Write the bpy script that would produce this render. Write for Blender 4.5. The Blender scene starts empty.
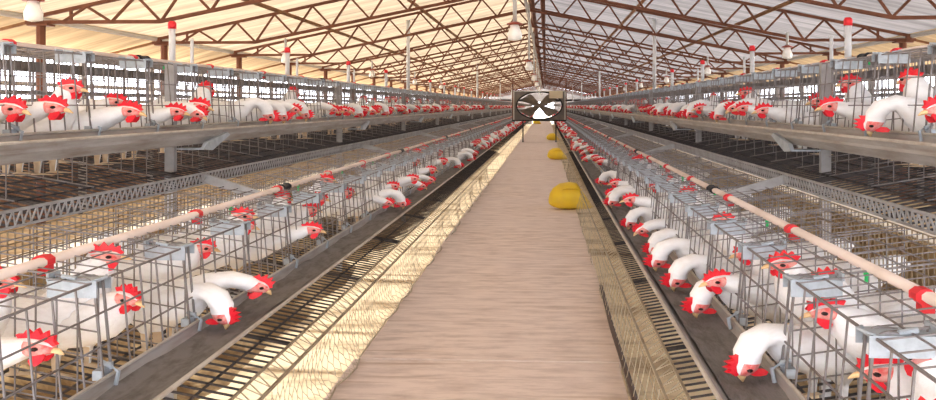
import bpy, bmesh, math, random
from math import sin, cos, pi, radians as R
from mathutils import Vector as V, Matrix
random.seed(11)
C = bpy.context.scene.collection
SC = bpy.context.scene

# ------------------------------------------------------------------ helpers
class MB:
    """collects boxes, wires, tubes and lofts; build() links them as ONE mesh object"""
    def __init__(s): s.v=[]; s.f=[]; s.m=[]
    def add(s, vs, fs, m=0):
        o=len(s.v); s.v+= [tuple(v) for v in vs]
        for f in fs: s.f.append(tuple(i+o for i in f)); s.m.append(m)
    def box(s, c, d, m=0, rot=None):
        hx,hy,hz=d[0]/2,d[1]/2,d[2]/2
        vs=[V((x*hx,y*hy,z*hz)) for x in(-1,1) for y in(-1,1) for z in(-1,1)]
        if rot is not None: vs=[rot@v for v in vs]
        vs=[v+V(c) for v in vs]
        s.add(vs,[(0,1,3,2),(4,6,7,5),(0,4,5,1),(2,3,7,6),(0,2,6,4),(1,5,7,3)],m)
    def bbox(s,a,b,m=0):
        s.box([(a[i]+b[i])/2 for i in range(3)],[abs(b[i]-a[i]) for i in range(3)],m)
    def tube(s, pts, r, n=6, m=0, cap=True, sq=1.0):
        pts=[V(p) for p in pts]; k=len(pts)
        rs=r if isinstance(r,(list,tuple)) else [r]*k
        base=len(s.v)
        for i,p in enumerate(pts):
            t=(pts[min(i+1,k-1)]-pts[max(i-1,0)]).normalized()
            u=V((0,0,1)) if abs(t.z)<.9 else V((1,0,0))
            a=t.cross(u).normalized(); b=a.cross(t).normalized()
            for j in range(n):
                w=2*pi*(j+.5)/n
                q=a*cos(w)*rs[i]+b*sin(w)*rs[i]
                q.z*=sq
                s.v.append(tuple(p+q))
        for i in range(k-1):
            for j in range(n):
                j2=(j+1)%n
                s.f.append((base+i*n+j,base+i*n+j2,base+(i+1)*n+j2,base+(i+1)*n+j)); s.m.append(m)
        if cap:
            s.f.append(tuple(base+j for j in range(n-1,-1,-1))); s.m.append(m)
            s.f.append(tuple(base+(k-1)*n+j for j in range(n))); s.m.append(m)
    def wire(s,p,q,r=.0016,m=0,n=4): s.tube((p,q),r,n,m,cap=False)
    def sheet(s, prof, y0, y1, t=.004, m=0):
        """profile (x,z) polyline extruded along y with thickness t"""
        n=len(prof); vs=[]
        for y in (y0,y1):
            for i,(x,z) in enumerate(prof):
                a=V(prof[max(i-1,0)]); b=V(prof[min(i+1,n-1)])
                d=(b-a).normalized(); nx,nz=-d.y,d.x
                vs.append((x-nx*t/2,y,z-nz*t/2)); vs.append((x+nx*t/2,y,z+nz*t/2))
        fs=[]; k=2*n
        for i in range(n-1):
            a,b,c,d=2*i,2*i+1,2*i+2,2*i+3
            fs+=[(a,c,c+k,a+k),(b,b+k,d+k,d)]
        fs+=[(0,k,k+1,1),(k-2,k-1,2*k-1,2*k-2)]
        for q in (0,k):
            for i in range(n-1):
                f=(q+2*i,q+2*i+1,q+2*i+3,q+2*i+2); fs.append(f)
        s.add(vs,fs,m)
    def mesh(s,name,mats,smooth=False):
        me=bpy.data.meshes.new(name); me.from_pydata(s.v,[],s.f)
        for m in (mats if isinstance(mats,(list,tuple)) else [mats]): me.materials.append(m)
        me.polygons.foreach_set('material_index',s.m)
        if smooth: me.polygons.foreach_set('use_smooth',[True]*len(s.f))
        me.update(); return me
    def build(s,name,mats,parent=None,smooth=False,loc=(0,0,0)):
        return link(name,s.mesh(name,mats,smooth),parent,loc)

def link(name,data,parent=None,loc=(0,0,0)):
    o=bpy.data.objects.new(name,data); C.objects.link(o); o.location=loc
    if parent is not None: o.parent=parent
    return o
def tag(o,label=None,cat=None,group=None,kind=None):
    if label: o['label']=label
    if cat: o['category']=cat
    if group: o['group']=group
    if kind: o['kind']=kind
    return o
def empty(name,loc=(0,0,0),rz=0,label=None,cat=None,group=None):
    o=link(name,None,None,loc); o.rotation_euler=(0,0,rz); o.empty_display_size=.05
    return tag(o,label,cat,group)

ONES='first second third fourth fifth sixth seventh eighth ninth tenth eleventh twelfth thirteenth fourteenth fifteenth sixteenth seventeenth eighteenth nineteenth'.split()
def ordinal(n):
    if n<20: return ONES[n-1]
    t=['twenty','thirty','forty','fifty','sixty','seventy','eighty','ninety'][n//10-2]
    if n%10==0: return t[:-1]+'ieth'
    return t+'-'+ONES[n%10-1]

# ------------------------------------------------------------------ materials
def mat(name,col,rough=.6,metal=0,noise=None,scale=(1,1,1),nscale=8,bump=0,spec=.3,detail=4):
    """principled; noise=(colour2, amount-low, amount-high) mixes a second colour by a stretched noise"""
    m=bpy.data.materials.new(name); m.use_nodes=True
    nt=m.node_tree; b=nt.nodes['Principled BSDF']
    b.inputs['Base Color'].default_value=(*col,1); b.inputs['Roughness'].default_value=rough
    b.inputs['Metallic'].default_value=metal; b.inputs['Specular IOR Level'].default_value=spec
    if noise or bump:
        tc=nt.nodes.new('ShaderNodeTexCoord'); mp=nt.nodes.new('ShaderNodeMapping')
        mp.inputs['Scale'].default_value=scale
        nt.links.new(tc.outputs['Object'],mp.inputs['Vector'])
        n=nt.nodes.new('ShaderNodeTexNoise'); n.inputs['Scale'].default_value=nscale; n.inputs['Detail'].default_value=detail
        n.inputs['Roughness'].default_value=.65
        nt.links.new(mp.outputs['Vector'],n.inputs['Vector'])
        if noise:
            r=nt.nodes.new('ShaderNodeValToRGB')
            r.color_ramp.elements[0].position=noise[1]; r.color_ramp.elements[1].position=noise[2]
            r.color_ramp.elements[0].color=(*col,1); r.color_ramp.elements[1].color=(*noise[0],1)
            nt.links.new(n.outputs['Fac'],r.inputs['Fac']); nt.links.new(r.outputs['Color'],b.inputs['Base Color'])
        if bump:
            bp=nt.nodes.new('ShaderNodeBump'); bp.inputs['Strength'].default_value=bump; bp.inputs['Distance'].default_value=.01
            nt.links.new(n.outputs['Fac'],bp.inputs['Height']); nt.links.new(bp.outputs['Normal'],b.inputs['Normal'])
    return m
M={}
M['feather']=mat('white_feathers',(.93,.935,.95),.75,noise=((.82,.81,.81),.45,.85),scale=(6,18,18),nscale=3,bump=.25,spec=.15)
M['comb']=mat('red_comb_skin',(.80,.025,.05),.5,noise=((.90,.10,.10),.4,.8),nscale=30,bump=.2)
M['face']=mat('pink_face_skin',(.88,.47,.43),.6,noise=((.82,.16,.15),.42,.66),nscale=60)
M['beak']=mat('horn_beak',(.85,.62,.35),.45)
M['eye']=mat('dark_eye',(.03,.012,.01),.15,spec=.6)
M['shank']=mat('yellow_shank',(.70,.56,.40),.6)
M['wire']=mat('galvanised_wire',(.30,.285,.29),.5,.35,noise=((.20,.16,.13),.45,.75),nscale=14)
M['darkwire']=mat('dull_dark_wire',(.075,.07,.075),.6,.3,noise=((.17,.14,.12),.5,.8),nscale=9)
M['oldwire']=mat('dusty_brown_wire',(.34,.28,.19),.7,.1,noise=((.22,.15,.09),.45,.7),nscale=10)
M['netwire']=mat('pale_netting_wire',(.52,.45,.34),.6,.2,noise=((.36,.28,.19),.45,.7),nscale=10)
M['plate']=mat('zinc_plate',(.50,.55,.60),.45,.3,noise=((.36,.40,.44),.4,.7),nscale=25)
M['trough']=mat('trough_sheet_metal',(.43,.42,.41),.5,.25,noise=((.30,.265,.235),.4,.7),scale=(1,.6,6),nscale=6,bump=.1)
M['troughlip']=mat('worn_trough_edge',(.60,.57,.52),.5,.2,noise=((.44,.39,.34),.4,.7),scale=(1,1,1),nscale=9)
M['feed']=mat('ground_feed',(.27,.26,.26),.95,noise=((.17,.155,.15),.42,.72),scale=(3,1,1),nscale=11,bump=.9,spec=.1)
M['pvc']=mat('dusty_pvc_pipe',(.76,.65,.58),.5,noise=((.62,.50,.42),.4,.7),scale=(1,.5,1),nscale=6)
M['riser']=mat('grey_white_pvc',(.66,.66,.66),.5)
M['redclip']=mat('red_plastic',(.72,.05,.06),.45)
M['green']=mat('green_plastic',(.05,.62,.20),.4)
M['black']=mat('black_plastic',(.03,.03,.035),.5)
M['rust']=mat('red_oxide_steel',(.20,.085,.05),.65,noise=((.13,.055,.032),.4,.7),nscale=5)
M['brace']=mat('rusty_brace',(.28,.15,.07),.7,noise=((.18,.08,.04),.4,.7),nscale=7)
M['conduit']=mat('pale_conduit',(.55,.53,.50),.5)
M['lampwhite']=mat('lamp_glass',(.95,.93,.88),.3)
M['lampred']=mat('lamp_socket',(.38,.10,.07),.5)
M['frame']=mat('galvanised_frame',(.46,.46,.47),.5,.3,noise=((.34,.33,.32),.4,.7),nscale=8)
M['fanbox']=mat('fan_housing_metal',(.20,.18,.17),.55,.3,noise=((.30,.26,.22),.4,.7),nscale=6)
M['fandark']=mat('fan_dark_ring',(.03,.028,.026),.5)
M['fanlight']=mat('fan_bright_edge',(.58,.55,.50),.5,.2)
M['blade']=mat('fan_blade_metal',(.25,.215,.18),.5,.3,noise=((.35,.3,.25),.4,.7),nscale=7)
M['card']=mat('cream_panel',(.66,.56,.40),.7)
M['yellow']=mat('yellow_plastic_sack',(.90,.66,.06),.5,noise=((.80,.56,.10),.4,.8),nscale=9,bump=.5)
M['hose']=mat('dark_brown_hose',(.10,.065,.05),.6)
M['slat']=mat('grey_slat',(.52,.49,.46),.7)

def walkway_mat():
    m=mat('worn_walkway_boards',(.82,.69,.60),.8,noise=((.36,.25,.185),.43,.72),scale=(1.6,5.5,1),nscale=3.4,bump=.25,spec=.15,detail=8)
    nt=m.node_tree; b=nt.nodes['Principled BSDF']
    tc=nt.nodes.new('ShaderNodeTexCoord')
    n2=nt.nodes.new('ShaderNodeTexNoise'); n2.inputs['Scale'].default_value=.9; n2.inputs['Detail'].default_value=3
    nt.links.new(tc.outputs['Object'],n2.inputs['Vector'])
    mp=nt.nodes.new('ShaderNodeMapping'); mp.inputs['Scale'].default_value=(.7,14,1)
    nt.links.new(tc.outputs['Object'],mp.inputs['Vector'])
    n3=nt.nodes.new('ShaderNodeTexNoise'); n3.inputs['Scale'].default_value=1.7; n3.inputs['Detail'].default_value=6
    nt.links.new(mp.outputs['Vector'],n3.inputs['Vector'])
    r3=nt.nodes.new('ShaderNodeValToRGB'); r3.color_ramp.elements[0].position=.60; r3.color_ramp.elements[1].position=.78
    nt.links.new(n3.outputs['Fac'],r3.inputs['Fac'])
    old=b.inputs['Base Color'].links[0].from_socket
    mx=nt.nodes.new('ShaderNodeMix'); mx.data_type='RGBA'; mx.blend_type='MIX'
    mx.inputs[7].default_value=(.76,.655,.60,1)
    nt.links.new(old,mx.inputs[6]); nt.links.new(n2.outputs['Fac'],mx.inputs[0])
    mx2=nt.nodes.new('ShaderNodeMix'); mx2.data_type='RGBA'; mx2.inputs[7].default_value=(.40,.255,.15,1)
    ml=nt.nodes.new('ShaderNodeMath'); ml.operation='MULTIPLY'; ml.inputs[1].default_value=.65
    nt.links.new(r3.outputs['Color'],ml.inputs[0]); nt.links.new(ml.outputs[0],mx2.inputs[0])
    nt.links.new(mx.outputs[2],mx2.inputs[6]); nt.links.new(mx2.outputs[2],b.inputs['Base Color'])
    return m
M['walk']=walkway_mat()
M['walkside']=mat('walkway_edge_timber',(.42,.33,.24),.85,noise=((.28,.20,.14),.4,.7),nscale=6)
def ground_mat():
    m=mat('pale_litter_ground',(.86,.73,.53),.9,noise=((.30,.21,.12),.48,.68),scale=(.55,1,1),nscale=2.4,bump=.8,spec=.1,detail=7)  # litter blotches whose contrast also stands in for sun patches under the cages
    return m
M['ground']=ground_mat()
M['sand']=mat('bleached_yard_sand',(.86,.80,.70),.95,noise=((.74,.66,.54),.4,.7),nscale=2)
M['outer']=mat('outer_aisle_litter',(.40,.29,.165),.95,noise=((.62,.49,.30),.45,.7),nscale=5,bump=.4)
M['manure']=mat('dry_manure',(.30,.215,.125),.95,noise=((.66,.53,.34),.46,.70),nscale=7,bump=1.0,spec=.1)
M['lowwall']=mat('reddish_rubble_wall',(.30,.185,.125),.9,noise=((.58,.42,.30),.48,.66),scale=(1,2,4),nscale=3,bump=.6)
def roof_mat(name,dif,trn,wt):
    m=bpy.data.materials.new(name); m.use_nodes=True; nt=m.node_tree
    nt.nodes.remove(nt.nodes['Principled BSDF']); out=nt.nodes['Material Output']
    d=nt.nodes.new('ShaderNodeBsdfDiffuse'); t=nt.nodes.new('ShaderNodeBsdfTranslucent'); mx=nt.nodes.new('ShaderNodeMixShader')
    tc=nt.nodes.new('ShaderNodeTexCoord'); mp=nt.nodes.new('ShaderNodeMapping'); mp.inputs['Scale'].default_value=(.35,3.2,.35)
    n=nt.nodes.new('ShaderNodeTexNoise'); n.inputs['Scale'].default_value=1.6; n.inputs['Detail'].default_value=6; n.inputs['Roughness'].default_value=.7
    nt.links.new(tc.outputs['Object'],mp.inputs['Vector']); nt.links.new(mp.outputs['Vector'],n.inputs['Vector'])
    for sh,c in ((d,dif),(t,trn)):
        r=nt.nodes.new('ShaderNodeValToRGB'); r.color_ramp.elements[0].position=.36; r.color_ramp.elements[1].position=.66
        r.color_ramp.elements[0].color=(*[q*.55 for q in c],1); r.color_ramp.elements[1].color=(*c,1)
        nt.links.new(n.outputs['Fac'],r.inputs['Fac']); nt.links.new(r.outputs['Color'],sh.inputs['Color'])
    mx.inputs[0].default_value=wt
    nt.links.new(d.outputs[0],mx.inputs[1]); nt.links.new(t.outputs[0],mx.inputs[2]); nt.links.new(mx.outputs[0],out.inputs['Surface'])
    return m
M['roofL']=roof_mat('sunlit_translucent_roofing',(.56,.43,.285),(.46,.36,.245),.30)  # lighter, warmer copy: sun on the left slope put into the tint
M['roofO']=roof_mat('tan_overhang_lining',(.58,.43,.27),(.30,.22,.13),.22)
M['roofR']=roof_mat('shaded_translucent_roofing',(.43,.40,.38),(.27,.245,.23),.30)  # duller grey copy of the sheeting: right slope's shade put into the tint

# ------------------------------------------------------------------ setting
YB,YE=-3.0,62.0
CAM=V((.208,0,.913))
HW=.475
RISE=.21; PE=3.75; ZE=1.59; ZR=ZE+PE*RISE+.03   # eave half width, eave top chord, ridge of the sheeting
OH=4.65

b=MB(); b.add([(-60,-20,-.35),(60,-20,-.35),(60,160,-.35),(-60,160,-.35)],[(0,1,2,3)])
tag(b.build('ground',M['ground']),kind='structure')
for s,n in ((-1,'left'),(1,'right')):
    b=MB(); b.add([(s*4.3,-20,-.34),(s*60,-20,-.34),(s*60,160,-.34),(s*4.3,160,-.34)],[(0,1,2,3) if s>0 else (3,2,1,0)])
    tag(b.build('ground_'+('west' if s<0 else 'east'),M['sand']),kind='structure')
# central walkway: boards butted end to end
b=MB(); rnd=random.Random(4)
y=-1.2; ys=[y]
for d in (1.95,2.47,2.4,2.36):
    ys.append(ys[-1]+d)
while ys[-1]<YE: ys.append(ys[-1]+2.44)
for i in range(len(ys)-1):
    e1=rnd.uniform(-.012,.012); e2=rnd.uniform(-.012,.012)
    z=rnd.uniform(-.002,.002)
    b.bbox((-HW+e1,ys[i]+.004,-.03+z),(HW+e2,ys[i+1]-.004,z),0)
fl=b.build('floor',[M['walk']]); tag(fl,kind='structure')
b=MB()
for s in (-1,1): b.bbox((s*(HW-.04),-1.2,-.35),(s*(HW-.09),YE,-.03),0)
for yy in [k*1.22 for k in range(0,50)]: b.bbox((-HW+.02,yy-.03,-.09),(HW-.02,yy+.03,-.032),0)
tag(b.build('trim_1',M['walkside']),kind='structure')
# outer walkways and low rubble walls
for s,n in ((-1,'left'),(1,'right')):
    b=MB(); b.bbox((s*2.7,-3,-.35),(s*3.75,YE,0)); tag(b.build('floor_'+n,M['outer']),kind='structure')
    b=MB(); b.bbox((s*2.74,-3,.001),(s*3.0,YE,.012)); tag(b.build('trim_'+('2' if s<0 else '3'),M['sand']),kind='structure')  # pale strip painted to stand in for sunlight on the aisle floor
    b=MB(); b.bbox((s*4.15,-3,-.35),(s*4.3,YE,.44)); tag(b.build('wall_'+n,M['lowwall']),kind='structure')
# roof sheeting
def sheet_quad(name,s,m):
    b=MB()
    p=[(0,ZR),(PE,ZE+.03),(OH,1.37)]
    for (x0,z0),(x1,z1) in zip(p,p[1:]):
        b.add([(s*x0,YB,z0),(s*x1,YB,z1),(s*x1,YE,z1),(s*x0,YE,z0)],[(0,1,2,3)],1 if x0==PE else 0)
    return tag(b.build(name,[m,M['roofO']]),kind='structure')
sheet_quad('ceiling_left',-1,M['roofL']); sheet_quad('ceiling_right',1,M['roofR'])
# far gable end above the doorway
b=MB()
b.add([(-OH,YE+.3,1.37),(-PE,YE+.3,ZE),(0,YE+.3,ZR),(PE,YE+.3,ZE),(OH,YE+.3,1.37),(.9,YE+.3,1.2),(-.9,YE+.3,1.2)],[(0,1,2,6),(2,3,4,5),(2,5,6)])
b.add([(-OH,YE+.3,-.35),(-.75,YE+.3,-.35),(-.75,YE+.3,1.37),(-OH,YE+.3,1.37)],[(0,1,2,3)])
b.add([(OH,YE+.3,-.35),(.75,YE+.3,-.35),(.75,YE+.3,1.37),(OH,YE+.3,1.37)],[(0,1,2,3)])
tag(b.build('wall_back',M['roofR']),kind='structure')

SIDE={-1:'left of the walkway',1:'right of the walkway'}
# ------------------------------------------------------------------ roof trusses, posts, braces
TY=[4.5+2.25*k for k in range(26)]
TRUSS_R=.0195
def chord_bot(P):
    P=abs(P); return ZE-.03 if P>2.75 else ZE-.03+(2.75-P)*.2
def chord_top(P): return ZE+(PE-abs(P))*RISE
def truss_meshes():
    r=TRUSS_R
    t=MB(); t.tube([(-PE-.04,0,ZE),(0,0,chord_top(0)),(PE+.04,0,ZE)],r,4)
    for s in(-1,1): t.bbox((s*PE-.03,-.02,ZE-.06),(s*PE+.03,.02,ZE+.02))
    c=MB(); c.tube([(-PE-.06,0,ZE-.03),(-2.75,0,ZE-.03),(0,0,chord_bot(0)),(2.75,0,ZE-.03),(PE+.06,0,ZE-.03)],r,4)
    w=MB()
    for s in (-1,1):
        bots=[3.52-.39*k for k in range(10)]; tops=[q-.195 for q in bots]; tops[-1]=0.0
        for i in range(len(bots)):
            P0,P1=bots[i],tops[i]
            w.tube([(s*P0,0,chord_bot(P0)),(s*P1,0,chord_top(P1))],r*.66,4,cap=False)
            if i+1<len(bots):
                P2=bots[i+1]; w.tube([(s*P1,0,chord_top(P1)),(s*P2,0,chord_bot(P2))],r*.66,4,cap=False)
        w.tube([(s*3.45,0,ZE-.03),(s*3.45,0,chord_top(3.45))],r*.7,4,cap=False)
    return t,c,w
t,c,w=truss_meshes()
tm,cm,wm=t.mesh('top_chord',M['rust']),c.mesh('bottom_chord',M['rust']),w.mesh('web_bars',M['rust'])
for i,yy in enumerate(TY):
    e=empty('roof_truss',(0,yy,ZE-.03),0,
        ('red-brown steel roof truss with zigzag webs, %s from the camera'%ordinal(i+1)) if i<12 else 'red-brown steel roof truss far down the shed near the fan',
        'roof truss','red-brown roof trusses across the shed')
    for n,me in (('top_chord',tm),('bottom_chord',cm),('web_bars',wm)): link(n,me,e,(0,0,-(ZE-.03)))
b=MB(); b.tube([(0,0,-.35),(0,0,ZE-.05)],.034,8); b.bbox((-.08,-.06,ZE-.06),(.08,.06,ZE-.045)); pm=b.mesh('post',M['rust'])
for s in(-1,1):
    for i,yy in enumerate(TY):
        o=link('steel_post',pm,None,(s*(PE-.06),yy,0))
        tag(o,('red-brown steel post under %s truss, %s'%(ordinal(i+1),SIDE[s])) if i<12 else 'red-brown steel post far down the shed, '+SIDE[s],
            'post','red-brown eave posts '+SIDE[s])
for P,Z,nm in ((2.30,1.805,'outer'),(1.25,2.045,'inner')):
    for s in(-1,1):
        b=MB(); b.tube([(s*P,YB,Z),(s*P,YE,Z)],.020,5)
        tag(b.build('roof_brace',M['brace']),'%s rusty brace running the length of the trusses, %s'%(nm,SIDE[s]),'roof brace','lengthwise roof braces')
for x in (.04,.17):
    b=MB(); b.tube([(x,YB,2.16 if x<.1 else 2.24),(x,YE,2.16 if x<.1 else 2.24)],.034,5)
    tag(b.build('ridge_beam',M['rust']),'red-brown beam under the roof ridge, %s of the pair'%('lower' if x<.1 else 'upper'),'beam','ridge beams')
for s in(-1,1):
    b=MB(); b.tube([(s*(PE+.02),YB,ZE+.005),(s*(PE+.02),YE,ZE+.005)],.022,6)
    tag(b.build('eave_rail',M['conduit']),'pale grey eave rail resting on truss ends, '+SIDE[s],'rail','eave rails')
    b=MB()
    for yy in TY:
        b.tube([(s*PE,yy,ZE-.02),(s*OH,yy,1.35)],.016,4,cap=False); 
    tag(b.build('overhang_rafters',M['brace']),'rusty rafters under the roof overhang, '+SIDE[s],'rafters',kind='stuff')
    b=MB()
    for z in (.50,.80,.94,1.08,1.22): b.bbox((s*4.115,YB,z),(s*4.14,YE,z+.035))
    for k in range(44): b.bbox((s*4.09,k*1.45-2,-.34),(s*4.14,k*1.45-1.94,1.40))
    tag(b.build('slatted_fence',M['slat']),'grey slatted side fence behind the cages, '+SIDE[s],'fence','side fences')
# pale conduit along one truss
b=MB()
b.tube([(-2.75,TY[2]+.03,ZE-.02),(0,TY[2]+.03,chord_bot(0)+.0),(2.6,TY[2]+.03,ZE+.01)],.016,6)
tag(b.build('electrical_conduit',M['conduit']),'pale grey conduit strapped along the third roof truss','conduit')

b=MB(); b.tube([(-.02,YB,2.08),(-.02,YE,2.08)],.020,6)
tag(b.build('electrical_conduit',M['conduit']),'pale grey conduit running the length of the shed under the ridge','conduit')

# ------------------------------------------------------------------ hanging lamps
def lamp_meshes(stem):
    a=MB(); a.tube([(0,0,.075),(0,0,.085+stem)],.013,6)
    c=MB(); c.tube([(0,0,.060),(0,0,.066),(0,0,.080)],[.055,.055,.018],12)
    g=MB(); g.tube([(0,0,-.048),(0,0,-.040),(0,0,.0),(0,0,.035),(0,0,.062)],[.010,.044,.048,.034,.026],10)
    return a.mesh('stem',M['conduit'],True),c.mesh('socket',M['lampred']),g.mesh('bulb',M['lampwhite'],True)
def lamps(X,Z,ys,stem,where):
    ms=lamp_meshes(stem)
    for i,yy in enumerate(ys):
        e=empty('hanging_lamp',(X,yy,Z),0,('white bulb lamp %s, %s from the camera'%(where,ordinal(i+1))) if i<5 else 'distant white bulb lamp %s'%where,
                'lamp','bulb lamps '+where)
        for n,me in zip(('stem','socket','bulb'),ms): link(n,me,e)
lamps(0.0,1.395,[6.0,11.0,15.6,20.3,25,29.7,34.4],.70,'above the walkway')
lamps(-2.46,1.40,[4.55,9.1,13.7,18.2,22.8,27.4],.12,'over the outer aisle left of the walkway')
lamps(2.46,1.40,[4.0,8.55,12.7,17.0,21.5,26],.12,'over the outer aisle right of the walkway')

# ------------------------------------------------------------------ cage rows
PITCH=.452
TIERS={
 'lower':dict(lip=.54,lipz=.347,botz=.290,inn=.700,innz=.352,frontz=.548,p0=.705,p1=.725,back=1.13,fl=lambda P:.20+.177*(P-.555),
              tray0=.512,trayz=.172,tray1=.556,tray1z=.20,pipeP=.89,pipeZ=.572,backtop=.60),
 'upper':dict(lip=1.145,lipz=.818,botz=.765,inn=1.300,innz=.832,frontz=1.085,p0=1.305,p1=1.33,back=1.78,fl=lambda P:.615+.17*(P-1.15),
              tray0=1.14,trayz=.648,tray1=1.146,tray1z=.605,pipeP=1.50,pipeZ=1.112,backtop=1.10),
}
Y0={('lower',-1):1.378,('lower',1):1.018,('upper',-1):2.034,('upper',1):2.205}
NEAR,IND=22,75
def cage_parts(T):
    t=TIERS[T]; P0=t['p0']; parts={}
    X=lambda P:P-P0
    zt=t['frontz']; zb=t['innz']-.012; fl=t['fl']
    b=MB(); r=.0030
    lean=lambda z: P0+(t['p1']-P0)*(z-zb)/(zt-zb)
    for k,z in enumerate((zb,zb+(zt-zb)*.36,zb+(zt-zb)*.68,zt)):
        b.wire((X(lean(z)),0,z),(X(lean(z)),PITCH,z),r if k in(0,3) else .0024)
    for yy in (.018,.105,.19,.275,.36,.434):
        rr=.0034 if yy in(.018,.434) else .0024
        b.wire((X(P0),yy,zb),(X(t['p1']),yy,zt),rr)
    # looped tops of the paired end wires
    for yy in (.018,.434): b.tube([(X(t['p1']),yy,zt),(X(t['p1']+.02),yy,zt+.008),(X(t['p1']+.05),yy,zt+.004)],.003,4)
    parts['front_grille']=(b,M['wire'])
    b=MB(); zf=fl(P0)+.01
    n=9; bk=t['back']
    for k in range(n+1):
        P=t['p1']+(bk-t['p1'])*k/n
        b.wire((X(P),0,fl(P)),(X(P),0,zt+(t['backtop']-zt)*k/n),.0020)
    for k in range(7):
        f=k/6
        b.wire((X(t['p1'] if f>.3 else P0),0,fl(P0)+(zt-fl(P0))*f),(X(bk),0,fl(bk)+(t['backtop']-fl(bk))*f),.0020 if 0<k<6 else .0028)
    parts['partition']=(b,M['wire'])
    b=MB()
    for k in range(1,8):
        f=k/7; P=t['p1']+(bk-t['p1'])*f; z=zt+(t['backtop']-zt)*f
        b.wire((X(P),0,z),(X(P),PITCH,z),.0020)
    for k in range(6):
        yy=PITCH*(k+.5)/6; b.wire((X(t['p1']),yy,zt),(X(bk),yy,t['backtop']),.0018)
    parts['roof_grille']=(b,M['wire'])
    b=MB()
    z0=fl(bk); z1=t['backtop']
    for k in range(14): yy=PITCH*(k+.5)/14; b.wire((X(bk),yy,z0),(X(bk),yy,z1),.0021)
    nh=9 if T=='lower' else 7
    for k in range(nh+1): z=z0+(z1-z0)*k/nh; b.wire((X(bk),0,z),(X(bk),PITCH,z),.0021)
    if T=='upper':
        for z,dz in ((.80,.016),(.885,.014),(.955,.018),(1.045,.04)): b.bbox((X(bk)+.004,0,z),(X(bk)+.008,PITCH,z+dz))
        for yy in (.0,.15,.30): b.bbox((X(bk)+.003,yy,z0),(X(bk)+.006,yy+.014,z1))
    parts['back_panel']=(b,M['oldwire'] if T=='lower' else M['wire'])
    # folded zinc plate clipped over the partition at the front top
    b=MB(); px=t['p1']-.012; L=.105; hw=.030
    b.box((X(px)+L/2,0,zt+.004),(L,2*hw,.003))
    b.box((X(px)+L/2,-hw,zt-.012),(L,.003,.035)); b.box((X(px)+L/2,hw,zt-.008),(L,.003,.026))
    b.box((X(px)+L+.004,0,zt+.010),(.006,hw*1.5,.016)); b.tube([(X(px)+.01,-hw,zt+.006),(X(px)-.006,0,zt+.009),(X(px)+.01,hw,zt+.006)],.003,4)
    b.tube([(X(px)+.05,-hw*.6,zt+.007),(X(px)+.08,-hw*.6,zt+.012)],.005,6)
    parts['latch_plate']=(b,M['plate'])
    # hook that ties the trough to the cage foot
    b=MB(); xz=t['innz']
    b.tube([(X(P0)+.015,0,xz+.028),(X(P0)-.004,0,xz+.020),(X(t['inn'])-.018,0,xz+.008),(X(t['inn'])-.012,0,xz-.02)],.005,6)
    b.box((X(P0)+.012,0,xz+.004),(.020,.045,.020)); b.box((X(P0)+.004,.016,xz+.016),(.012,.010,.014))
    parts['trough_hook']=(b,M['plate'])
    return parts
HENROWS={}
for T in ('lower','upper'):
    parts=cage_parts(T); t=TIERS[T]
    meshes={n:bm.mesh(n,m) for n,(bm,m) in parts.items()}
    # one-mesh version for cages too small to show parts
    one=MB(); slots=[M['wire'],M['oldwire'],M['plate']]
    for n,(bm,m) in parts.items(): one.add(bm.v,bm.f,slots.index(m))
    onemesh=one.mesh('cage_mesh',slots)
    base=t['fl'](t['p0'])
    for s in (-1,1):
        y0=Y0[(T,s)]
        for i in range(IND):
            yy=y0+i*PITCH; loc=(s*t['p0'],yy,base)
            row='%s row %s'%(T,SIDE[s])
            lab=('wire hen cage, %s from the camera in the %s'%(ordinal(i+1),row)) if i<NEAR+8 else 'distant wire hen cage far along the '+row
            if i<NEAR:
                e=empty('wire_cage',loc,0,lab,'hen cage','wire cages of the '+row); e.scale=(s,1,1)
                for n,me in meshes.items(): link(n,me,e,(0,0,-base))
            else:
                o=link('wire_cage',onemesh,None,(s*t['p0'],yy,0)); o.scale=(s,1,1); tag(o,lab,'hen cage','wire cages of the '+row)
# cages beyond the individual ones
b=MB()
for T in TIERS:
    t=TIERS[T]
    for s in(-1,1):
        ya=Y0[(T,s)]+IND*PITCH
        for z in (t['innz'],t['frontz'],(t['innz']+t['frontz'])/2): b.wire((s*t['p0'],ya,z),(s*t['p0'],YE,z),.003)
        for f in (0,.33,.66,1):
            P=t['p1']+(t['back']-t['p1'])*f; b.wire((s*P,ya,t['frontz']+(t['backtop']-t['frontz'])*f),(s*P,YE,t['frontz']+(t['backtop']-t['frontz'])*f),.003)
        for f in (0,.3,.6): b.wire((s*t['back'],ya,t['fl'](t['back'])+.3*f),(s*t['back'],YE,t['fl'](t['back'])+.3*f),.003)
        yy=ya
        while yy<YE:
            b.wire((s*t['p0'],yy,t['innz']),(s*t['p1'],yy,t['frontz']),.005)
            b.wire((s*t['p0'],yy+.2,t['innz']),(s*t['p1'],yy+.2,t['frontz']),.003)
            b.bbox((s*t['p1'],yy-.03,t['frontz']-.03),(s*(t['p1']+.1),yy+.03,t['frontz']))
            for f in (0,.25,.5,.75,1):
                P=t['p1']+(t['back']-t['p1'])*f; b.wire((s*P,yy,t['fl'](P)),(s*P,yy,t['frontz']),.003)
            yy+=PITCH
tag(b.build('distant_cages',M['wire']),'wire cages vanishing toward the far end of the shed','hen cages',kind='stuff')

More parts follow.
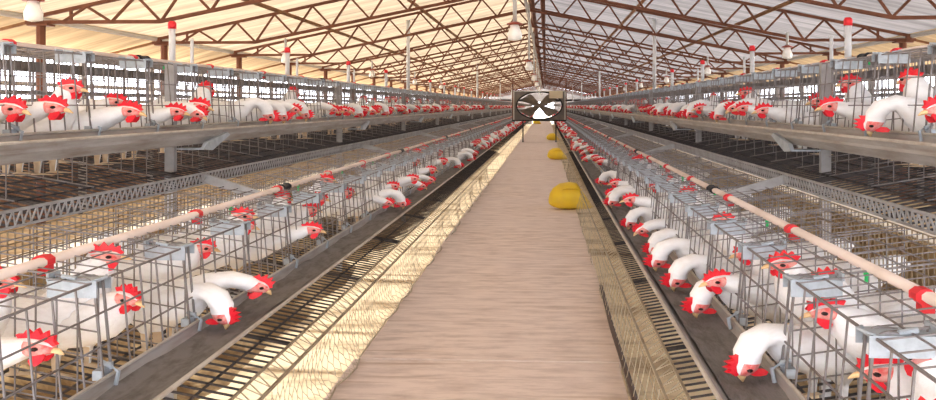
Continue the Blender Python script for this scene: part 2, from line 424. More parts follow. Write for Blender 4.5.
# feed troughs, feed, egg trays, pipes: one continuous run per row
def yseq(y0,y1,step,near=13,mid=34):
    y=y0
    while y<y1:
        yield y
        y+= step if y<near else step*3 if y<mid else step*8
FR=[.5+3.05*k for k in range(19)]
for T in TIERS:
    t=TIERS[T]
    for s in (-1,1):
        ys=0.3 if T=='lower' else 1.2
        row='%s row %s'%(T,SIDE[s])
        lp,lz,bz,ip,iz=t['lip'],t['lipz'],t['botz'],t['inn'],t['innz']
        e=empty('feed_trough',(s*lp,ys,bz),0,'long grey metal feed trough along the %s'%row,'feed trough','long feed troughs')
        b=MB()
        prof=[(lp+.012,lz-.004),(lp,lz),(lp+.040,lz-(lz-bz)*.55),(lp+.070,bz),(ip-.04,bz+.002),(ip-.006,iz-.02),(ip+.004,iz)] if T=='lower' else \
             [(lp+.012,lz-.004),(lp,lz),(lp+.006,lz-(lz-bz)*.35),(lp+.004,lz-(lz-bz)*.5),(lp+.020,bz),(ip-.03,bz+.006),(ip-.004,iz-.012),(ip+.004,iz)]
        prof=[(s*(x-lp),z-bz) for x,z in prof]
        b.sheet(prof,0,YE-ys,.004)
        b.build('trough_sheet',M['trough'],e)
        b=MB(); b.tube([(s*.002,0,lz-bz),(s*.002,YE-ys,lz-bz)],.0052,6); b.tube([(s*(ip-lp),0,iz-bz),(s*(ip-lp),YE-ys,iz-bz)],.0042,6)
        b.build('rolled_edge',M['troughlip'],e)
        for fy in FR[:8]:
            if fy<ys or T=='lower': continue
            b=MB(); 
            hgt=lz-bz; x0,x1,x2=-s*.012,s*.004,s*.05
            pf=[(.13,hgt*.72),(.16,hgt*.50),(-.04,-.030),(-.13,-.022),(-.10,.004)]
            m=len(pf); vs=[(x0,q,z) for q,z in pf]+[(x1,q,z) for q,z in pf]
            b.add(vs,[tuple(range(m)),tuple(range(2*m-1,m-1,-1))]+[(i,i+m,(i+1)%m+m,(i+1)%m) for i in range(m)])
            b.box((s*.05,-.07,-.022),(.11,.10,.006))
            b.build('joint_bracket',M['plate'],e,loc=(0,fy+.05-ys,0))
        # feed
        b=MB(); n=0; zf=bz+(.034 if T=='lower' else .018)
        yl=list(yseq(ys,YE,.12)); rr=random.Random(3)
        for q,yy in enumerate(yl):
            for x in range(5):
                f=x/4; b.v.append((s*(lp+(.034 if T=='lower' else .014)+(ip-lp-(.042 if T=='lower' else .024))*f),yy,zf+rr.uniform(-.004,.004)+(.006 if x in(0,4) else 0)))
        for q in range(len(yl)-1):
            for x in range(4):
                a=q*5+x; b.f.append((a,a+1,a+6,a+5)); b.m.append(0)
        tag(b.build('chicken_feed',M['feed'],smooth=True),'grey-brown ground feed lying in the trough of the '+row,'feed',kind='stuff')
        # egg tray
        e=empty('egg_tray',(0,ys,0),0,'sloping wire egg tray beneath the '+row,'egg tray','wire egg trays')
        b=MB(); t1,tz=t['tray1'],t['tray1z']; fl=t['fl']; bk=t['back']
        for yy in yseq(ys,YE,.048 if T=='lower' else .060,14,34): b.wire((s*t1,yy-ys,tz),(s*bk,yy-ys,fl(bk)),.0034 if T=='lower' else .0042)
        for P in [t1+.001]+[t1+.085*k for k in range(1,7)]+[bk]: b.wire((s*P,0,fl(P)-.004 if P>t1+.01 else tz),(s*P,YE-ys,fl(P)-.004 if P>t1+.01 else tz),.0036)
        for k in range(40):
            yy=ys+.35+k*1.01; b.wire((s*t1,yy-ys,tz-.004),(s*bk,yy-ys,fl(bk)-.004),.0075)
        b.build('wire_floor',M['darkwire'],e)
        b=MB(); a0,az=t['tray0'],t['trayz']
        b.wire((s*a0,0,az),(s*a0,YE-ys,az),.0055); b.wire((s*t1,0,tz),(s*t1,YE-ys,tz),.0045)
        for yy in yseq(ys,YE,.036 if T=='upper' else .07,14,34):
            b.wire((s*a0,yy-ys,az),(s*t1,yy-ys+.02,tz),.0026 if T=='upper' else .0018)
            b.wire((s*a0,yy-ys,az),(s*t1,yy-ys-.02,tz),.0026 if T=='upper' else .0018)
        b.build('tray_lip',M['netwire'] if T=='lower' else M['frame'],e)
        # water pipe
        py=.3; e=empty('water_pipe',(s*t['pipeP'],py,t['pipeZ']),0,'long pinkish water pipe over the '+row,'water pipe','water pipes')
        b=MB(); b.tube([(0,0,0),(0,YE-py,0)],.0145 if T=='lower' else .012,8,sq=.75); b.build('pipe',M['pvc'],e,True)
        off=(.18 if s<0 else .19) if T=='lower' else .40
        cy=1.66 if s>0 else 1.92
        clip=MB(); clip.tube([(-.005,-.016,0),(-.005,.016,0)],.020,8,sq=.75); clip.bbox((-.012,-.012,-.03),(.012,.012,0)); cme=clip.mesh('pipe_clip',M['redclip'])
        nip=MB(); nip.tube([(0,0,-.010),(0,0,-.022)],.006,6); nip.tube([(0,0,-.02),(0,0,-.034)],.004,6); nme=nip.mesh('drinker_nipple',M['green'])
        cp=MB(); cp.tube([(0,-.04,0),(0,.04,0)],.019,8,sq=.75); cp.tube([(0,-.045,0),(0,-.03,0)],.022,8,sq=.75); cp.tube([(0,.03,0),(0,.045,0)],.022,8,sq=.75); cpm=cp.mesh('pipe_coupling',M['black'])
        k=0
        while cy<42:
            link('pipe_clip',cme,e,(0,cy-py,0))
            if cy<14: link('drinker_nipple',nme,e,(0,cy+.3-py,0))
            cy+=.86; k+=1
        for q in range(6): link('pipe_coupling',cpm,e,(0,3.72+3.05*q-py,0))

# support frames under the two tiers of each row
fm={}
b=MB(); b.box((1.345,.13,.37),(.040,.030,1.44)); b.box((1.345,.15,.37),(.008,.045,1.44)); fm['upright']=b.mesh('upright',M['frame'])
b=MB(); b.box((1.02,0,.585),(.30,.012,.035),rot=Matrix.Rotation(-.30,3,'Y')); b.box((1.02,.012,.598),(.30,.028,.005),rot=Matrix.Rotation(-.30,3,'Y')); fm['arm']=b.mesh('arm',M['frame'])
b=MB(); b.box((1.08,0,.165),(.60,.02,.03)); fm['foot_rail']=b.mesh('foot_rail',M['frame'])
for s in(-1,1):
    for i,fy in enumerate(FR[1:]):
        lab=('galvanised support frame under cages %s, %s from camera'%(SIDE[s],ordinal(i+1))) if i<6 else 'distant galvanised support frame under the cages '+SIDE[s]
        e=empty('support_frame',(0,fy+(-.03 if s<0 else .06),-.35),0,lab,'support frame','cage support frames '+SIDE[s]); e.scale=(s,1,1)
        for n,me in fm.items(): link(n,me,e,(0,0,.35))
# PVC risers with red caps and tall pale posts up to the roof
b=MB(); b.tube([(0,0,0),(0,0,.215)],.0165,10,sq=1); rp=b.mesh('pipe',M['riser'],True)
b=MB(); b.tube([(0,0,.20),(0,0,.226),(0,0,.238)],[.021,.021,.014],10); rc=b.mesh('cap',M['redclip'],True)
b=MB(); b.tube([(.0,.25,0),(0,.25,.17)],.009,8); rt=b.mesh('thin_pipe',M['riser'],True)
for s in(-1,1):
    for i in range(16):
        yy=4.36+1.99*i
        if i==4: continue
        e=empty('vent_riser',(s*1.64,yy,1.095),0,('short white riser pipe with red cap, %s over upper cages %s'%(ordinal(i+1),SIDE[s])) if i<8 else 'distant white riser pipe above upper cages '+SIDE[s],
                'pipe','white riser pipes above the upper cages '+SIDE[s])
        link('pipe',rp,e); link('cap',rc,e)
        if i<3: link('thin_pipe',rt,e)
b=MB(); b.tube([(0,0,0),(0,0,.98)],.024,10); tp=b.mesh('pole',M['riser'],True)
b=MB(); b.box((0,0,.985),(.16,.06,.02)); tc_=b.mesh('head_plate',M['frame'])
for s in(-1,1):
    for i,yy in enumerate((12.0,24.2,36.4,48.6)):
        e=empty('roof_prop',(s*1.64,yy,1.095),0,'tall pale prop up to the roof %s, %s one'%(SIDE[s],ordinal(i+1)),'post','roof props '+SIDE[s])
        link('pole',tp,e); link('head_plate',tc_,e)

# litter and manure under the cages
for s in(-1,1):
    b=MB(); rr=random.Random(8+s); yl=list(yseq(-1,YE,.25)); xs=[1.25,1.45,1.7,1.95,2.2,2.5,2.68]
    hs=[-.35,-.30,-.22,-.16,-.20,-.28,-.36] if s<0 else [-.35,-.33,-.29,-.27,-.29,-.31,-.36]
    for yy in yl:
        for x,h in zip(xs,hs): b.v.append((s*(x+rr.uniform(-.05,.05)),yy,h+rr.uniform(-.06,.06) if -.34<h else h))
    n=len(xs)
    for q in range(len(yl)-1):
        for k in range(n-1):
            a=q*n+k; b.f.append((a,a+1,a+n+1,a+n)); b.m.append(0)
    tag(b.build('manure_ridge',M['manure'],smooth=True),'brown manure ridge heaped under the cages '+SIDE[s],'manure',kind='stuff')

# netting between egg tray and walkway
def netting(s,hexa):
    b=MB(); a=V((.508,.165)); c=V((.478,-.012))
    def pt(u,y):                                 # u 0..1 from tray rail to walkway edge, slight sag
        e=(.028 if s<0 else .008)*abs(sin(y*2.6))*abs(sin(y*7.3+1)); p=a.lerp(V((c.x-e,c.y+(.014 if e>.003 else 0))),u); sag=-.03*sin(pi*u)*(1+.6*sin(y*5.1))
        return (s*(p.x+.0-sag*.6),y,p.y+sag*.5)
    if hexa:
        n=5; hy=.052
        y=.5
        while y<11:
            for k in range(n):
                u0=k/n; u1=(k+.35)/n; u2=(k+1)/n; o=(hy/2 if k%2 else 0)
                yy=y+o
                b.wire(pt(u0,yy),pt(u1,yy),.0012,n=3)
                b.wire(pt(u1,yy),pt(u2,yy+hy/2),.0012,n=3); b.wire(pt(u1,yy),pt(u2,yy-hy/2),.0012,n=3)
            y+=hy
        for yy in yseq(11,YE,.06,11,34): b.wire(pt(0,yy),pt(1,yy),.0014,n=3)
    else:
        for yy in yseq(.5,YE,.10,12,34): b.wire(pt(0,yy),pt(1,yy),.0014,n=3)
        y=.5
        for k in (1,2,4):
            pts=[pt(k/6,.5+.1*j) for j in range(130)]
            b.tube(pts,.0015,3,cap=False); b.wire(pt(k/6,13.4),pt(k/6,YE),.0015)
    b.tube([pt(1,.5+.1*j) for j in range(130)],.003,4,cap=False)
    return b
tag(netting(-1,True).build('wire_netting',M['netwire']),'chicken wire netting hung from the egg tray left of the walkway','netting','wire nettings beside the walkway')
tag(netting(1,False).build('wire_netting',M['netwire']),'square wire netting hung from the egg tray right of the walkway','netting','wire nettings beside the walkway')
b=MB(); b.tube([(HW+.012,.6,.006),(HW+.008,2.8,.008),(HW+.002,3.7,.008),(HW+.012,4.6,-.004)],.010,6)
tag(b.build('edge_hose',M['hose']),'dark brown hose lying along the right edge of the walkway','hose')

# ------------------------------------------------------------------ fan on legs over the walkway
def fan():
    Yf=22.8; cx,cz=.04,.925; W,H=1.31,.73
    e=empty('ventilation_fan',(cx,Yf,0),0,'big grey box fan standing on legs over the walkway','fan')
    # housing plate with a round opening (as proportioned in the place)
    b=MB(); n=48; a,c=.575,.345
    for yy in (-.10,.10):
        for k in range(n):
            w=2*pi*k/n; b.v.append((a*cos(w),yy,cz+c*sin(w)))
        for k in range(n):
            w=2*pi*k/n; x,z=cos(w),sin(w); q=max(abs(x)/(W/2/a) if 0 else abs(x),abs(z)); x/=q; z/=q
            b.v.append((x*W/2,yy,cz+z*H/2))
    for o in (0,2*n):
        for k in range(n):
            k2=(k+1)%n; b.f.append((o+k,o+k2,o+n+k2,o+n+k)); b.m.append(0)
    for o in (0,n):
        for k in range(n):
            k2=(k+1)%n; b.f.append((o+k,o+k2,o+k2+2*n,o+k+2*n)); b.m.append(0)
    b.build('housing',M['fanbox'],e)
    b=MB()
    for k in range(n):
        w0,w1=2*pi*k/n,2*pi*(k+1)/n
        b.tube([(a*cos(w0),-.11,cz+c*sin(w0)),(a*cos(w1),-.11,cz+c*sin(w1))],.017,5,cap=False)
    b.build('shroud_ring',M['fandark'],e)
    b=MB()
    for x in(-1,1): b.box((x*(W/2-.01),-.11,cz),(.035,.03,H))
    b.box((0,-.11,cz+H/2-.008),(W,.03,.016)); b.build('edge_trim',M['fanlight'],e)
    b=MB(); b.box((0,-.11,cz-H/2-.012),(W+.06,.05,.03)); b.build('bottom_rail',M['fandark'],e)
    for k in range(4):
        w=2*pi*k/4+pi/4; b=MB()
        d=V((cos(w),0,sin(w))); p=V((-sin(w),0,cos(w)))
        pts=[]
        for f,wd,tw in ((.10,.12,.05),(.45,.24,.05),(.75,.34,.045),(.97,.34,.03)):
            for q in(-1,1):
                v=d*f*.53+p*q*wd*.5+V((0,q*tw,0)); pts.append((v.x,v.y,cz+v.z*.6))
        b.add(pts,[(0,1,3,2),(2,3,5,4),(4,5,7,6)]); b.build('blade',M['blade'],e)
    b=MB(); b.tube([(0,-.10,cz),(0,-.07,cz),(0,.08,cz)],[.05,.085,.085],16,sq=.6); b.build('hub',M['blade'],e,True)
    b=MB(); b.box((0,-.135,cz+.01),(1.06,.02,.042)); b.build('crossbar',M['fanbox'],e)
    b=MB(); b.box((.42,-.15,cz+H/2-.09),(.34,.06,.19)); b.build('motor_cover',M['card'],e)
    for x in (-.415,.42):
        b=MB(); b.tube([(x,0,0),(x,0,cz-H/2)],.014,6); b.box((x,0,.004),(.06,.10,.008)); b.build('leg',M['fandark'],e)
    for x in (-.67,.67):
        b=MB(); b.tube([(x,-.06,cz-H/2-.02),(x,-.06,1.62)],.017,6); b.build('upright',M['rust'],e)
    b=MB(); b.tube([(-.67,-.06,1.6),(.67,-.06,1.6)],.010,5); b.build('top_rail',M['rust'],e)
fan()

# ------------------------------------------------------------------ yellow sacks on the walkway edge
def sack(X,Y,w,h,label):
    b=MB(); n=14; rings=[]
    prof=[(-1,.12),(-.95,.40),(-.80,.68),(-.5,.90),(-.1,1.0),(.35,1.0),(.70,.96),(.95,.86),(1.0,.78)]
    base=0
    for i,(px,pr) in enumerate(prof):
        for k in range(n):
            a=2*pi*k/n
            wob=1+.05*sin(3*a+i*1.3)
            y=cos(a)*pr*.13*wob; z=max(sin(a)*pr*wob,-.92*pr)
            b.v.append((px*w/2-(.07*(sin(a)+1)*max(px,0)),y+.02*px,h*.5+z*h*.5-(1-pr)*h*.18))
    for i in range(len(prof)-1):
        for k in range(n):
            k2=(k+1)%n; b.f.append((i*n+k,i*n+k2,(i+1)*n+k2,(i+1)*n+k)); b.m.append(0)
    b.f.append(tuple(range(n-1,-1,-1))); b.m.append(0)
    e=empty('yellow_sack',(X,Y,0),0,label,'sack','yellow sacks on the walkway')
    zmin=min(v[2] for v in b.v); b.v=[(x,y,z-zmin+.001) for x,y,z in b.v]
    b.build('bag',M['yellow'],e,True)
    c=MB(); pts=[b.v[(len(prof)-1)*n+k] for k in range(n)]+[b.v[(len(prof)-1)*n]]
    c.tube(pts,.004,5); c.build('hem',M['yellow'],e)
    c=MB(); c.tube([(-w*.34,-.075,h*.66),(-w*.1,-.112,h*.76),(w*.10,-.118,h*.76),(w*.22,-.112,h*.72)],[.003,.008,.008,.004],5); c.build('fold',M['yellow'],e,True)
sack(.43,8.0,.40,.25,'yellow sack slumped on the right edge of the walkway, closest to the camera')
sack(.41,15.4,.36,.21,'yellow sack on the walkway edge, halfway to the fan')
sack(.40,24.0,.36,.2,'small yellow sack on the walkway just behind the fan leg')
sack(-.25,46,.42,.28,'tiny yellow sack on the walkway far beyond the fan')

# ------------------------------------------------------------------ hens
ZS=.57
def pose_spine(kind):
    """true-height spine (x,y,z), ring half width, half height; then head centre, forward, up"""
    tail=[(-.255,0,.325,.006,.030),(-.225,0,.305,.016,.048),(-.185,0,.280,.036,.060),(-.14,0,.250,.064,.075),(-.08,0,.225,.084,.092),(-.01,0,.212,.092,.100),(.055,0,.215,.088,.098),(.105,0,.235,.070,.082)]
    if kind=='up':
        neck=[(.130,0,.275,.070,.074),(.155,0,.325,.057,.061),(.170,0,.375,.045,.049),(.178,0,.418,.035,.038)]
        head=V((.196,0,.450)); fw=V((1,0,-.06))
    elif kind=='turn':
        neck=[(.128,.008,.275,.070,.074),(.142,.022,.325,.057,.061),(.150,.036,.375,.045,.048),(.155,.044,.415,.035,.038)]
        head=V((.163,.062,.444)); fw=V((.45,.9,-.08))
    elif kind=='reach':
        neck=[(.145,0,.262,.070,.070),(.190,0,.288,.058,.058),(.230,0,.306,.046,.047),(.258,0,.317,.036,.037)]
        head=V((.288,0,.322)); fw=V((1,0,-.18))
    elif kind=='feed':
        neck=[(.126,0,.256,.060,.066),(.156,0,.288,.046,.050),(.194,0,.304,.040,.041),(.230,0,.288,.037,.036),(.250,0,.248,.033,.032)]
        head=V((.256,0,.200)); fw=V((.34,0,-1))
    elif kind=='dip':
        neck=[(.126,0,.256,.060,.064),(.160,0,.284,.046,.049),(.206,0,.290,.040,.040),(.244,0,.272,.034,.035)]
        head=V((.272,0,.246)); fw=V((.85,0,-.62))
    else: # rest
        neck=[(.125,0,.262,.074,.076),(.150,0,.298,.060,.062),(.170,0,.325,.047,.049),(.185,0,.338,.036,.038)]
        head=V((.210,0,.345)); fw=V((1,0,-.22))
    fw.normalize(); up=(V((0,0,1))-fw*fw.z) if abs(fw.z)<.9 else V((1,0,.35))
    up=(up-fw*up.dot(fw)).normalized()
    hd=[]
    for d,ry,rz in ((-.012,.027,.031),(.008,.026,.030),(.026,.020,.023),(.038,.011,.014)):
        p=head+fw*d; hd.append((p.x,p.y,p.z,ry,rz))
    return tail+neck+hd,len(tail)+len(neck),head,fw,up
def loft_body(kind,n,lod):
    rings,hi,head,fw,up=pose_spine(kind)
    if lod:
        keep=[1,3,5,6,8,10,hi-1,hi+1,hi+3]; idx=[i for i in keep if i<len(rings)]
        hi2=len([i for i in idx if i<hi]); rings=[rings[i] for i in idx]; hi=hi2
    bm=bmesh.new(); L=[]
    for i,(x,y,z,ry,rz) in enumerate(rings):
        a=V(rings[max(i-1,0)][:3]); c=V(rings[min(i+1,len(rings)-1)][:3]); t=(c-a).normalized()
        side=V((-t.y,t.x,0)); side=side.normalized() if side.length>.2 else V((0,1,0))
        if kind!='turn': side=V((0,1,0))
        upv=t.cross(side).normalized()
        if upv.z<0 and t.x>.2: upv=-upv
        row=[]
        for k in range(n):
            w=2*pi*k/n; q=side*cos(w)*ry+upv*sin(w)*rz
            # folded wings: fuller flanks
            if -.17<x<.07 and abs(cos(w))>.5 and not lod: q+=side*math.copysign(.010,cos(w))
            row.append(bm.verts.new(V((x,y,z))+q))
        L.append(row)
    for i in range(len(L)-1):
        for k in range(n):
            k2=(k+1)%n; f=bm.faces.new((L[i][k],L[i][k2],L[i+1][k2],L[i+1][k])); f.smooth=True
            f.material_index=1 if (i>=hi and abs(cos(2*pi*(k+.5)/n))>.45) else 0
    bm.faces.new(L[0][::-1]); f=bm.faces.new(L[-1]); f.material_index=1
    bmesh.ops.recalc_face_normals(bm,faces=bm.faces[:])
    if not lod:
        for sy in(-1,1):                       # shanks and toes drawn out of the belly
            f=min(bm.faces,key=lambda f:(f.calc_center_median()-V((.02,sy*.045,.125))).length)
            def step(f,c,r):
                nf=bmesh.ops.extrude_discrete_faces(bm,faces=[f])['faces'][0]
                k=len(nf.verts); cc=nf.calc_center_median()
                for v in nf.verts:
                    d=(v.co-cc); d.z=0; d=d.normalized() if d.length>1e-6 else V((1,0,0))
                    v.co=V(c)+V((d.x*r[0],d.y*r[1],0))
                return nf
            g=step(f,(.015,sy*.045,.115),(.030,.026)); g=step(g,(.012,sy*.045,.085),(.014,.014))
            g=step(g,(.010,sy*.045,.012),(.009,.009)); 
            for fc in g.verts[0].link_faces: fc.material_index=2
            g=step(g,(.030,sy*.045,.004),(.045,.030)); g.material_index=2
            for fc in g.verts[0].link_faces: fc.material_index=2
    return bm,head,fw,up
def head_bits(head,fw,up,lod=False):
    sd=up.cross(fw).normalized(); P=lambda f,u,s=0: head+fw*f+up*u+sd*s
    comb=MB()
    prof=[(-.040,.020),(-.052,.040),(-.036,.044),(-.030,.064),(-.016,.050),(-.006,.074),(.006,.052),(.018,.070),(.024,.046),(.038,.056),(.040,.034),(.050,.022),(.040,.012),(.010,.022),(-.020,.024)]
    if lod: prof=[(-.046,.028),(-.028,.064),(.016,.072),(.048,.026),(.01,.014)]
    n=len(prof); th=.006
    vs=[P(f,u,-th) for f,u in prof]+[P(f,u,th) for f,u in prof]
    comb.add([head+(v-head)*.87 for v in vs],[tuple(range(n)),tuple(range(2*n-1,n-1,-1))]+[(i,i+n,(i+1)%n+n,(i+1)%n) for i in range(n)])
    wat=[]
    for q in(-1,1):
        w=MB(); prof2=[(.034,-.012),(.022,-.010),(.008,-.022),(.004,-.044),(.014,-.060),(.028,-.058),(.036,-.040),(.038,-.022)]
        if lod: prof2=[(.036,-.010),(.006,-.02),(.012,-.06),(.034,-.05)]
        m=len(prof2); o=.013*q
        vs=[P(f,u,o-.005+u*-.12*q) for f,u in prof2]+[P(f,u,o+.005+u*-.12*q) for f,u in prof2]
        w.add([head+(v-head)*.86 for v in vs],[tuple(range(m)),tuple(range(2*m-1,m-1,-1))]+[(i,i+m,(i+1)%m+m,(i+1)%m) for i in range(m)])
        wat.append(w)
    bk=MB()
    bk.tube([P(.030,.0),P(.046,-.003),P(.062,-.012)],[.012,.009,.002],6)
    eyes=[]
    for q in(-1,1):
        ev=MB(); ev.tube([P(.012,.006,q*.022),P(.012,.006,q*.027),P(.012,.006,q*.0285)],[.0075,.006,.001],8); eyes.append(ev)
    return comb,wat,bk,eyes
def squash(vs): return [(x,y,z*ZS) for x,y,z in vs]
POSES={}
for kind in ('up','turn','reach','feed','dip','rest'):
    bm,head,fw,up=loft_body(kind,14,False)
    for v in bm.verts: v.co.z*=ZS
    me=bpy.data.meshes.new('hen_body'); bm.to_mesh(me); bm.free()
    for m in (M['feather'],M['face'],M['shank']): me.materials.append(m)
    comb,wat,bk,eyes=head_bits(head,fw,up)
    kids=[]
    for n,mb,mt in [('comb',comb,'comb')]+[('wattle',w,'comb') for w in wat]+[('beak',bk,'beak')]+[('eye',x,'eye') for x in eyes]:
        mb.v=squash(mb.v); kids.append((n,mb.mesh(n,M[mt],n in('beak','eye'))))
    # whole bird in one mesh
    far=MB(); bm,_,_,_=loft_body(kind,8,False); bm.verts.index_update()
    far.add([v.co for v in bm.verts],[[v.index for v in f.verts] for f in bm.faces]); far.m=[f.material_index for f in bm.faces]; bm.free()
    far.add(comb.v,comb.f,3)
    far.v=squash(far.v[:len(far.v)-len(comb.v)])+comb.v
    for w in wat: far.add(w.v,w.f,3)
    far.add(bk.v,bk.f,4)
    fme=far.mesh('hen_body',[M['feather'],M['face'],M['shank'],M['comb'],M['beak']],True)
    lo=MB(); bm,_,_,_=loft_body(kind,6,True); bm.verts.index_update()
    lo.add([v.co for v in bm.verts],[[v.index for v in f.verts] for f in bm.faces]); lo.m=[f.material_index for f in bm.faces]; bm.free()
    c2,w2,_,_=head_bits(head,fw,up,True)
    lo.add(c2.v,c2.f,2)
    for w in w2: lo.add(w.v,w.f,2)
    lo.v=squash(lo.v)
    POSES[kind]=dict(body=me,kids=kids,far=fme,lo=lo,head=V((head.x,head.y,head.z*ZS)))
DESC={'up':'standing with head up','turn':'with head turned aside','reach':'with neck stretched forward','feed':'feeding with head down','dip':'dipping its head to feed','rest':'crouched with head low'}
def hen_xform(T,s,Yh,Ph,kind,yaw):
    t=TIERS[T]; p=POSES[kind]; mir=1 if (kind!='turn' or s<0) else -1
    ang=(0 if s<0 else pi)+R(yaw)*(1 if s<0 else -1)
    hx,hy=p['head'].x,p['head'].y*mir
    ox=hx*cos(ang)-hy*sin(ang); oy=hx*sin(ang)+hy*cos(ang)
    X=s*Ph-ox; Y=Yh-oy
    zs=1.0 if T=='lower' else 1.10
    return X,Y,t['fl'](abs(X))+(.002 if T=='lower' else (.058 if kind in('feed','dip') else .004)),ang,mir,zs
def add_hen(T,s,Yh,Ph,kind,yaw,label,parts,size=1.0):
    X,Y,Z,ang,mir,zs=hen_xform(T,s,Yh,Ph,kind,yaw); p=POSES[kind]
    o=link('white_hen',p['body'] if parts else p['far'],None,(X,Y,Z)); o.rotation_euler=(0,0,ang); o.scale=(size,mir*size,zs*size)
    tag(o,label,'hen','white hens in the %s row %s'%(T,SIDE[s]))
    if parts:
        for n,me in p['kids']: link(n,me,o)
# birds read off the photograph: head distance along the row, head distance from the aisle centre, pose, turn
SEEN={
 ('lower',-1):[(1.63,.735,'reach',-4),(1.82,.92,'up',0),(2.04,.76,'rest',-25),(2.12,.86,'up',18),(2.30,.625,'feed',-24),(2.52,.62,'dip',25),
   (2.72,.84,'rest',20),(3.0,.82,'up',12),(3.33,.66,'reach',10),(3.12,.86,'rest',20),(3.62,.86,'turn',0),(3.85,.80,'rest',25),(4.1,.84,'rest',15),(4.3,.86,'up',5),(4.55,.80,'rest',20),(4.80,.63,'dip',15),(5.02,.605,'feed',12),(5.22,.67,'reach',20),(5.68,.64,'reach',18),(5.88,.60,'dip',20),(6.35,.60,'dip',15),(6.58,.63,'reach',10)],
 ('lower',1):[(1.30,.74,'reach',0),(1.47,.80,'turn',0),(1.56,.765,'rest',8),(1.93,.625,'feed',-30),(1.93,.80,'rest',0),(2.05,.82,'up',0),(2.22,.78,'up',-10),(2.43,.655,'reach',-18),(2.50,.62,'feed',-24),
   (2.70,.80,'rest',0),(2.86,.61,'feed',-22),(3.10,.80,'up',0),(3.20,.60,'feed',-18),(3.52,.61,'feed',-24),(3.84,.60,'dip',-18),(3.95,.82,'up',0),(4.30,.59,'feed',-18),(4.45,.63,'reach',-10),(4.7,.82,'up',0),(4.95,.80,'rest',0),(5.15,.59,'feed',-10),(5.35,.60,'dip',-15),(5.58,.62,'reach',-5)],
 ('upper',-1):[(2.28,1.30,'rest',4),(2.47,1.31,'reach',-5),(2.62,1.29,'reach',4),(2.87,1.35,'up',5),(2.98,1.22,'reach',0),(3.30,1.42,'rest',10),(3.46,1.25,'reach',8),(3.60,1.21,'dip',-6),(3.70,1.27,'reach',0),(4.20,1.42,'turn',0),
   (4.55,1.235,'feed',20),(4.80,1.23,'feed',25),(5.0,1.23,'dip',20),(5.25,1.235,'feed',18)],
 ('upper',1):[(2.55,1.30,'reach',-10),(2.88,1.235,'feed',12),(3.02,1.42,'turn',0),(3.40,1.29,'reach',5),(3.62,1.42,'up',0),(4.02,1.42,'rest',0),(4.30,1.24,'reach',0),(4.72,1.25,'reach',0),(4.90,1.24,'dip',0),(5.2,1.36,'up',0),(5.35,1.22,'feed',0)],
}
HY=28   # cages per row with birds of their own
counts=0
stuffhens=[]
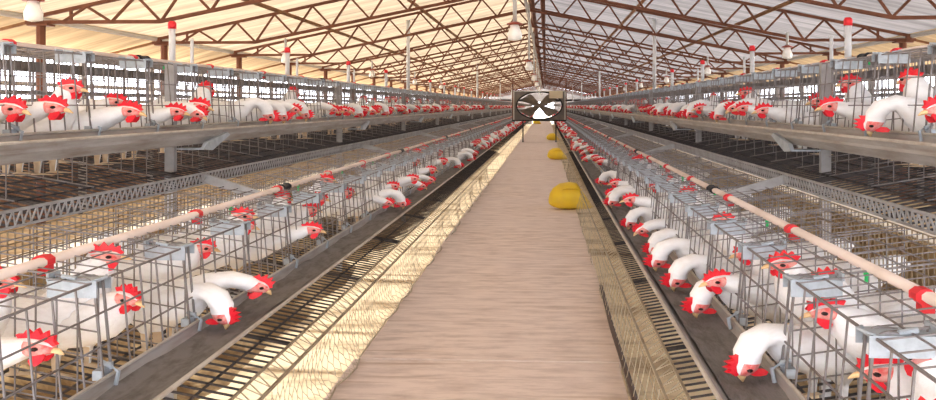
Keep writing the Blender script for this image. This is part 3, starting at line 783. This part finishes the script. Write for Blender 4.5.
for T in TIERS:
    t=TIERS[T]
    for s in (-1,1):
        rr=random.Random(100*s+len(T)+(7 if T=='upper' else 0)); y0=Y0[(T,s)]
        seen=SEEN[(T,s)]; last=max(q[0] for q in seen)+.12
        ncage=int((60-y0)/PITCH)
        birds=list(seen)
        y=last
        cage=int((last-y0)/PITCH)+1
        for i in range(cage,ncage):
            k=rr.choice((2,2,2,3)) if i<60 else 2
            for j in range(k):
                kind=rr.choices(('feed','dip','reach','up','turn','rest'),(.17,.15,.21,.16,.10,.21))[0]
                Yh=y0+i*PITCH+PITCH*(j+.5)/k+rr.uniform(-.04,.04)
                P={'feed':t['lip']+(.045 if T=='lower' else .075),'dip':t['lip']+(.055 if T=='lower' else .08),'reach':t['inn']-.05,'up':t['p1']+.12,'turn':t['p1']+.14,'rest':t['p1']+.06}[kind]+rr.uniform(-.02,.03)
                birds.append((Yh,P,kind,rr.uniform(-22,22)))
        birds.sort()
        bycage={}
        for bd in birds: bycage.setdefault(int((bd[0]-y0)//PITCH),[]).append(bd)
        n=0
        for i in sorted(bycage):
            L=bycage[i]
            for j,(Yh,P,kind,yaw) in enumerate(L):
                if n<75:
                    where='' if len(L)==1 else (', nearest' if j==0 else ', farthest' if j==len(L)-1 else ', middle' if len(L)==3 else ', '+ordinal(j+1))
                    lab='white hen %s, %s cage, %s row %s%s'%(DESC[kind],ordinal(max(i+1,1)),T,SIDE[s],where)
                    if i>=22: lab='distant white hen in the far cages of the %s row %s'%(T,SIDE[s])
                    add_hen(T,s,Yh,P,kind,yaw,lab,n<26,rr.uniform(.92,1.02)*(1.07 if T=='upper' and n<16 else 1)); n+=1
                else: stuffhens.append((T,s,Yh,P,kind,yaw))
b=MB()
for T,s,Yh,P,kind,yaw in stuffhens:
    X,Y,Z,ang,mir,zs=hen_xform(T,s,Yh,P,kind,yaw); lo=POSES[kind]['lo']
    ca,sa=cos(ang),sin(ang); o=len(b.v)
    for x,y,z in lo.v: y*=mir; b.v.append((X+x*ca-y*sa,Y+x*sa+y*ca,Z+z*zs))
    for f in lo.f: b.f.append(tuple(i+o for i in f))
    b.m+=lo.m
tag(b.build('distant_hens',[M['feather'],M['face'],M['comb']],smooth=True),'white hens with red combs crowded along the far cages','hens',kind='stuff')

# ------------------------------------------------------------------ light
w=bpy.data.worlds.new('sky'); SC.world=w; w.use_nodes=True
bg=w.node_tree.nodes['Background']; bg.inputs[0].default_value=(.93,.965,1.06,1); bg.inputs[1].default_value=4.6
ld=bpy.data.lights.new('sun','SUN'); ld.energy=6.0; ld.angle=R(1); ld.color=(1,.97,.92)
so=bpy.data.objects.new('sun',ld); C.objects.link(so)
d=V((1,-.10,-.335)); so.rotation_euler=d.to_track_quat('-Z','Y').to_euler()

# ------------------------------------------------------------------ camera
cd=bpy.data.cameras.new('camera'); co=bpy.data.objects.new('camera',cd); C.objects.link(co)
F=900.; yaw=math.atan(50./F)
cd.sensor_fit='HORIZONTAL'; cd.sensor_width=36; cd.lens=F/936*36
cd.shift_x=-(546-468-50)/936; cd.shift_y=-(200-106)/936
cd.clip_start=.05; cd.clip_end=400
co.location=CAM; co.rotation_euler=(pi/2,0,yaw)
SC.camera=co
SC.view_settings.view_transform='Standard'; SC.view_settings.look='None'; SC.view_settings.exposure=.72; SC.view_settings.gamma=.86
